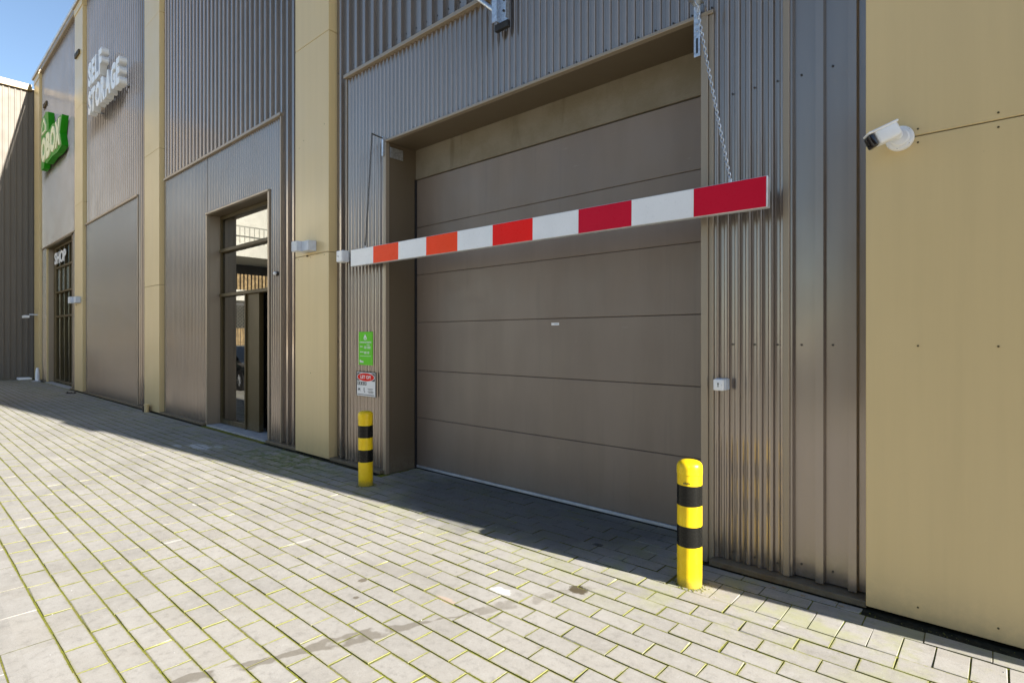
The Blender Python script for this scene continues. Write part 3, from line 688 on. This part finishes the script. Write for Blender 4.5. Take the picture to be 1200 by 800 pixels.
box('side_plate', 'galv', q, -3.87, -3.8005, 4.06, 4.07, 4.88, 5.2, .001)

# ================================================================== BOLLARDS
def bollard(x, y, label, tilt):
    t = thing('bollard', label, 'bollard', 'striped bollards before the door'); t.location = (x, y, 0); t.rotation_euler = (R(tilt), R(tilt*.6), random.uniform(0, 6))
    r = .0835; prof = [(r, -.01), (r, .765), (r+.0025, .768), (r+.0025, .80), (r+.0015, .822), (r-.004, .838), (r-.014, .849), (r-.032, .857), (r-.055, .861), (.006, .862)]
    MB().lathe(prof, 0, 0, 40).obj('post', 'yellow', t, smooth=True)
    for (z0, z1) in ((.275, .415), (.555, .695)):
        MB().lathe([(r-.002, z0-.0004), (r+.0012, z0), (r+.0012, z1), (r-.002, z1+.0004)], 0, 0, 40, False).obj('black_band', 'bandblack', t, smooth=True)
    return t
bl = bollard(-1.631, 3.70, 'sunlit yellow and black bollard right of the big door', 0.6)
bl.rotation_euler[2] = 0
st = MB()
for k in range(5): st.box(-.026+k*.009, -.020+k*.009, -.0868, -.0855, .708, .718+.004*(k % 2))
st.v = [tuple(Matrix.Rotation(R(14), 3, 'Z') @ Vector(v)) for v in st.v]; st.obj('maker_mark', 'print_black', bl)
bollard(-5.549, 3.70, 'shaded yellow and black bollard below the warning sign', -0.5)
# ================================================================== SMALL THINGS ON THE WALL
# bullet camera on the right pillar
c = thing('security_camera', 'white bullet security camera on the right champagne panel', 'camera')
cx_, cz_ = -0.468, 2.905
def lathe_y(prof, cx, cz, n=28):          # profile (radius, y)
    mb = MB().lathe([(r, y) for r, y in prof], 0, 0, n); mb.v = [(cx+a, z, cz+b) for a, b, z in mb.v]; return mb
lathe_y([(.073, YP-.001), (.073, YP-.024), (.068, YP-.032), (.052, YP-.034), (.052, YP-.046), (.045, YP-.052)], cx_, cz_).obj('base_plate', 'white', c, smooth=True)
for an in (40, 100, 160, 260, 320): MB().bar((cx_+.061*math.cos(R(an)), YP-.029, cz_+.061*math.sin(R(an))), (cx_+.061*math.cos(R(an)), YP-.0325, cz_+.061*math.sin(R(an))), .005, 6).obj('screw', 'screw', c)
P0 = Vector((cx_-.005, YP-.05, cz_+.012)); P1 = Vector((cx_-.02, YP-.10, cz_+.012))
MB().bar(P0, P1, .028, 18).obj('ball_joint', 'white', c, smooth=True)
ax = Vector((-.80, -.42, -.40)).normalized(); st_ = P1+Vector((.022, -.012, .018))
def along(mb, origin, axis):
    qq = axis.to_track_quat('Y', 'Z'); mb.v = [tuple(origin+qq @ Vector(v)) for v in mb.v]; return mb
along(MB().box(-.044, .044, 0, .135, -.044, .044), st_, ax).obj('body', 'white', c, .02, True, 4)
along(MB().box(-.048, .048, -.005, .165, .036, .050), st_, ax).obj('sun_shield', 'white', c, .008, True, 3)
along(MB().box(-.043, .043, .136, .172, -.043, .035), st_, ax).obj('front_glass', 'lens', c, .012, True, 3)
along(MB().bar((0, .1722, -.004), (0, .1745, -.004), .016, 16), st_, ax).obj('lens_ring', 'screw', c)
# wall lamps
def lamp(name, label, x0, x1, z0, z1, y):
    t = thing(name, label, 'wall lamp', 'grey box wall lamps')
    xm = x0+(x1-x0)*.46
    box('body', 'grey_plastic', t, x0, xm, y-.20, y-.001, z0, z1, .006); box('side_body', 'grey_plastic', t, xm+.002, x1, y-.13, y-.001, z0-.004, z1-.004, .006)
    box('underside_glass', 'white', t, x0+.02, xm-.02, y-.18, y-.03, z0-.004, z0-.0005)
    MB().bar((x0+.1, y, z0-.05), (x0+.1, y-.02, z0-.05), .012, 8).obj('cable_gland', 'frame', t); return t
lamp('wall_lamp', 'pale grey box lamp on the champagne pillar beside the barrier', -7.68, -7.33, 2.945, 3.09, YP)
lamp('wall_lamp', 'pale grey box lamp on the distant pillar beside the shop', -22.45, -21.75, 2.82, 3.02, YP)
t = thing('wall_lamp', 'small spotlight on the far corner pillar left of the shop', 'wall lamp', 'grey box wall lamps')
MB().bar((-29.3, YP, 2.65), (-29.3, YP-.25, 2.65), .03, 10).obj('arm', 'grey_plastic', t); box('head', 'white', t, -29.75, -29.2, YP-.42, YP-.251, 2.52, 2.62, .01)
# junction box and key switch
t = thing('junction_box', 'white junction box left of the striped barrier end', 'junction box')
box('housing', 'white', t, -6.72, -6.58, 4.03, 4.13, 2.72, 2.875, .008); box('cover', 'white', t, -6.715, -6.585, 4.018, 4.0295, 2.725, 2.87, .005)
for x, z in ((-6.69, 2.80), (-6.665, 2.795)): MB().bar((x, 4.018, z), (x, 4.015, z), .006, 8).obj('mark', 'print_black', t)
box('bracket', 'galv', t, -6.70, -6.60, 4.1305, 4.165, 2.74, 2.85)
t = thing('key_switch', 'white key switch box on the corrugated wall right of the door', 'switch')
box('back_box', 'grey_plastic', t, -1.605, -1.523, 4.085, 4.163, 1.318, 1.402, .005); box('front', 'white', t, -1.608, -1.532, 4.062, 4.0845, 1.316, 1.398, .005)
lathe_y([(.025, 4.0618), (.025, 4.0585), (.020, 4.058)], -1.570, 1.357).obj('rotary_ring', 'white', t, smooth=True)
MB().box(-1.573, -1.567, 4.0565, 4.0579, 1.343, 1.366).poly([(-1.579, 1.364), (-1.561, 1.364), (-1.570, 1.376)], 4.0565, 4.0579).obj('arrow_mark', 'print_black', t)
for x in (-1.592, -1.548): box('mark', 'print_black', t, x-.003, x+.003, 4.0605, 4.0619, 1.352, 1.362)
t = thing('bell_push', 'small round bell beside the glass entrance', 'bell')
lathe_y([(.035, 4.168), (.035, 4.14), (.028, 4.13)], -8.70, 2.735).obj('base', 'screw', t, smooth=True); lathe_y([(.026, 4.13), (.026, 4.105), (.018, 4.095)], -8.70, 2.735).obj('dome', 'white', t, smooth=True)
# green information sign
t = thing('information_sign', 'small green information sign with white print above the warning sign', 'sign')
gx0, gx1, gz0, gz1, gy = -6.385, -6.075, 1.352, 1.785, 4.150
box('plate', 'lime', t, gx0, gx1, gy, gy+.012, gz0, gz1, .002)
def dash(x0, x1, z0, z1): box('print', 'print_white', t, gx0+x0, gx0+x1, gy-.0012, gy-.0002, gz0+z0, gz0+z1)
MB().poly([(gx0+.115, gz1-.08), (gx0+.15, gz1-.03), (gx0+.185, gz1-.08), (gx0+.175, gz1-.105), (gx0+.125, gz1-.105)], gy-.0012, gy-.0002).obj('print', 'print_white', t)
MB().poly([(gx0+.135, gz1-.078), (gx0+.165, gz1-.078), (gx0+.16, gz1-.098), (gx0+.14, gz1-.098)], gy-.0018, gy-.0013).obj('print', 'lime', t)
fit_text('print', 'OPENINGSTIJDEN', gx0+.025, gx1-.025, gz1-.152, gz1-.127, gy-.0012, .001, 'print_white', t, .02)
fit_text('print', 'SHOP', gx0+.185, gx0+.25, gz1-.178, gz1-.162, gy-.0012, .001, 'print_white', t)
for (zz, w1) in ((.235, .06), (.215, .0), (.165, .08), (.148, 0)):
    if w1: dash(.03, .03+w1, zz, zz+.009)
    dash(.125, .18, zz, zz+.009); dash(.20, .27 if zz > .2 else .24, zz, zz+.009)
dash(.03, .28, .115, .119); dash(.03, .05, .03, .065); dash(.058, .085, .03, .055); dash(.09, .11, .03, .05)
# warning sign
t = thing('warning_sign', 'white warning sign with red LET OP! oval above the left bollard', 'sign')
x0, x1, z0, z1, y = -6.405, -5.975, 0.945, 1.262, 4.135
box('plate', 'print_black', t, x0, x1, y, y+.014, z0, z1, .002); box('face', 'print_white', t, x0+.006, x1-.012, y-.0022, y-.0004, z0+.006, z1-.006)
box('black_field', 'print_black', t, x0+.014, x1-.020, y-.0036, y-.0024, z1-.115, z1-.014)
def ell(cx, cz, rx, rz, ya, yb_, nm, mat): MB().poly([(cx+rx*math.cos(2*math.pi*k/32), cz+rz*math.sin(2*math.pi*k/32)) for k in range(32)], ya, yb_).obj(nm, mat, t)
xm = (x0+x1)/2-.003; ell(xm, z1-.066, .196, .060, y-.0052, y-.0038, 'oval_rim', 'print_white'); ell(xm, z1-.066, .186, .052, y-.0066, y-.0054, 'oval', 'print_red')
fit_text('lettering', 'LET OP!', xm-.115, xm+.115, z1-.088, z1-.044, y-.0082, .0014, 'print_white', t, .02)
for k in range(4): 
    b0 = x0+.018+k*.053; box('pictogram', 'print_black', t, b0, b0+.046, y-.0036, y-.0024, z0+.145, z0+.190); box('pictogram_figure', 'print_white', t, b0+.014, b0+.030, y-.0048, y-.0038, z0+.152, z0+.184)
MB().poly([(x0+.03, z0+.06), (x0+.04, z0+.11), (x0+.055, z0+.09), (x0+.075, z0+.11), (x0+.085, z0+.06), (x0+.07, z0+.08), (x0+.045, z0+.08)], y-.0036, y-.0024).obj('pictogram', 'print_black', t)
box('pictogram', 'print_black', t, x0+.165, x0+.178, y-.0036, y-.0024, z0+.07, z0+.115); box('pictogram', 'print_black', t, x0+.17, x0+.195, y-.0036, y-.0024, z0+.055, z0+.066)
for zz, xa, xb in ((.10, .25, .37), (.082, .27, .36), (.064, .25, .38), (.05, .27, .38)): box('print_line', 'print_black', t, x0+xa, x0+xb, y-.0036, y-.0024, z0+zz, z0+zz+.006)
box('print_line', 'print_black', t, x0+.02, x1-.03, y-.0036, y-.0024, z0+.020, z0+.028)
# far-left floor things
t = thing('white_parcel', 'flat white bag lying at the foot of the far wing', 'bag')
MB().box(-30.3, -29.75, 3.55, 3.98, 0.0, .10).obj('bag', 'white', t, .04, True, 3); box('flap', 'grey_plastic', t, -30.1, -29.9, 3.54, 3.60, .10, .115)
t = thing('corner_guard', 'white tapering corner guard left of the shop front', 'guard')
MB().lathe([(.075, 0), (.07, .3), (.05, .48), (.03, .54)], -28.6, 3.98, 14).obj('guard', 'white', t, smooth=True); box('foot', 'concrete', t, -28.8, -28.4, 3.8, 4.06, -.01, .03, .01)
t = thing('dead_leaves', 'dark clump of leaves by the pillar between shop and lettered wall', 'leaves')
mb = MB()
for _ in range(26): crumb(mb, -21.6+random.uniform(-.25, .25), 3.82+random.uniform(-.1, .1), 0, random.uniform(.02, .06))
mb.obj('clump', 'screw', t, fix=False)
# drain stub at pillar foot
t = thing('drain_stub', 'yellow-green drain pipe stub at the foot of the second pillar', 'pipe')
MB().lathe([(.05, 0), (.05, .16), (.056, .161), (.056, .19)], -14.75, 3.98, 14).obj('pipe', 'pillar', t, smooth=True); box('shoe', 'black', t, -14.9, -14.82, 3.93, 4.06, 0, .14, .01)
for i, (x, y) in enumerate(((-1.18, 4.045), (-1.0, 4.05), (-.78, 4.055))):
    mb = MB(); 
    for k in range(3): crumb(mb, x+k*.009, y-.035, 0.003, .007)
    o = mb.obj('fallen_leaf', 'wood', None, fix=False); tag(o, ['brown leaf at the foot of the corrugated wall near the bollard', 'brown leaf below the first wide rib at the wall foot', 'brown leaf at the wall foot nearest the champagne panel'][i], 'leaf', 'fallen leaves')

# ================================================================== ACROSS THE STREET (seen in the entrance glass, then an added unseen hall)
Q = thing('white_building', 'white building with timber railings, mirrored in the entrance glass', 'building')
xq = -34.0
def qbox(nm, mt, y0, y1, d0, d1, z0, z1, bev=0.0): return box(nm, mt, Q, xq-d1, xq-d0, y0, y1, z0, z1, bev)
qbox('street_wall', 'render_white', -16, -3.6, 0, .2, 0, 1.3, .01)
for k in range(80): qbox('fence_board', 'wood', -16+k*.15, -16+k*.15+.11, .12, .16, 1.301, 2.3)
mb = MB()
for k in range(60): mb.bar((xq-.14, -16+k*.2, 2.3), (xq-.14, -16+k*.2+1.6, 3.9), .014, 4); mb.bar((xq-.14, -16+k*.2+1.6, 2.3), (xq-.14, -16+k*.2, 3.9), .014, 4)
mb.obj('mesh_fence', 'mesh', Q)
qbox('lower_slab', 'render_white', -16, -3.6, .2, 2.5, 3.95, 4.6, .01)
for k in range(56): qbox('rail_board', 'wood', -16+k*.22, -16+k*.22+.14, .26, .30, 4.601, 5.55)
qbox('back_facade', 'dark_inside', -16, -3.6, 4.0, 4.1, 0, 6.6)
qbox('upper_slab', 'render_white', -16, -3.6, .1, 4.0, 6.6, 7.4, .01)
for k in range(42): qbox('baluster', 'mesh', -16+k*.29, -16+k*.29+.04, .27, .3, 7.401, 8.4)
qbox('handrail', 'mesh', -16, -3.6, .25, .32, 8.401, 8.46)
qbox('upper_facade', 'render_white', -16, -3.6, 1.2, 5, 7.401, 11.2, .01)
# parked car just outside the picture, mirrored in the entrance glass
C_ = thing('parked_car', 'black hatchback parked along the street, mirrored in the entrance glass', 'car')
prof = [(-.02, .30), (0.0, .62), (.08, .72), (.9, .90), (1.15, .98), (1.85, 1.42), (2.9, 1.46), (3.7, 1.30), (4.15, .98), (4.25, .6), (4.2, .28)]
cxn, cy0, cy1 = -17.75, -.55, 1.22
mb = MB(); n = len(prof)
for j, (yy, ins) in enumerate(((cy0, .10), (cy0+.12, 0), (cy1-.12, 0), (cy1, .10))):
    for (s_, z) in prof: mb.v.append((cxn-(s_ if 0 < j < 3 else (s_+(.06 if s_ < 1 else -.06 if s_ > 3.9 else 0))), yy if z < .95 else yy+(cy1-yy)*.0+(.16 if j == 0 else -.16 if j == 3 else .0), z-(ins*.25 if z > .5 else 0)))
for j in range(3):
    for k in range(n): mb.f.append((j*n+k, j*n+(k+1) % n, (j+1)*n+(k+1) % n, (j+1)*n+k))
mb.f.append(tuple(range(n))); mb.f.append(tuple(3*n+k for k in reversed(range(n))))
mb.obj('body', 'car', C_, .03, True, 2)
for s_ in (.82, 3.42):
    for yy in (cy0-.005, cy1-.19):
        wh = MB().lathe([(.20, 0), (.31, .0), (.335, .03), (.335, .17), (.31, .20), (.20, .20)], 0, 0, 28)
        wh.v = [(cxn-s_+a, yy+z, .335+b) for a, b, z in wh.v]; wo = wh.obj('wheel', 'tyre', C_, smooth=True)
        rim = MB()
        for k in range(10):
            an = 2*math.pi*k/10; rim.bar((cxn-s_, yy+.19, .335), (cxn-s_+.2*math.cos(an), yy+.185, .335+.2*math.sin(an)), .018, 5)
        rim.obj('rim', 'alu', wo)
MB().poly([(cxn-1.3, .98), (cxn-1.95, 1.36), (cxn-3.5, 1.30), (cxn-3.75, 1.0)], cy1-.10, cy1-.075).obj('side_window', 'lens', C_)
box('headlight', 'alu', C_, cxn-.35, cxn-.03, cy1-.22, cy1+.004, .66, .76, .02)
box('sill', 'tyre', C_, cxn-3.0, cxn-1.25, cy1-.03, cy1+.005, .2, .32, .01)

H_ = thing('added_brick_hall', 'unseen dark brick hall added behind the viewpoint to darken reflections', 'building')  # unseen hall, added to block sky and darken the right-hand panels
M['brick'] = plain('dark_brick', (0.11, 0.075, 0.055), 0.8, 0, 0.3, 0.25, 3)
box('wall', 'brick', H_, -3.5, 30, -20, -9, 0, 7.4, .01); box('parapet', 'concrete', H_, -3.6, 30.1, -20.1, -8.9, 7.401, 7.6, .01)
for k in range(6):
    o = box('window', 'lens', H_, -1.5+k*5, 1.2+k*5, -9.01, -8.95, 2.6, 5.2, .005); box('sill', 'concrete', o, -1.6+k*5, 1.3+k*5, -9.0, -8.88, 2.5, 2.599)
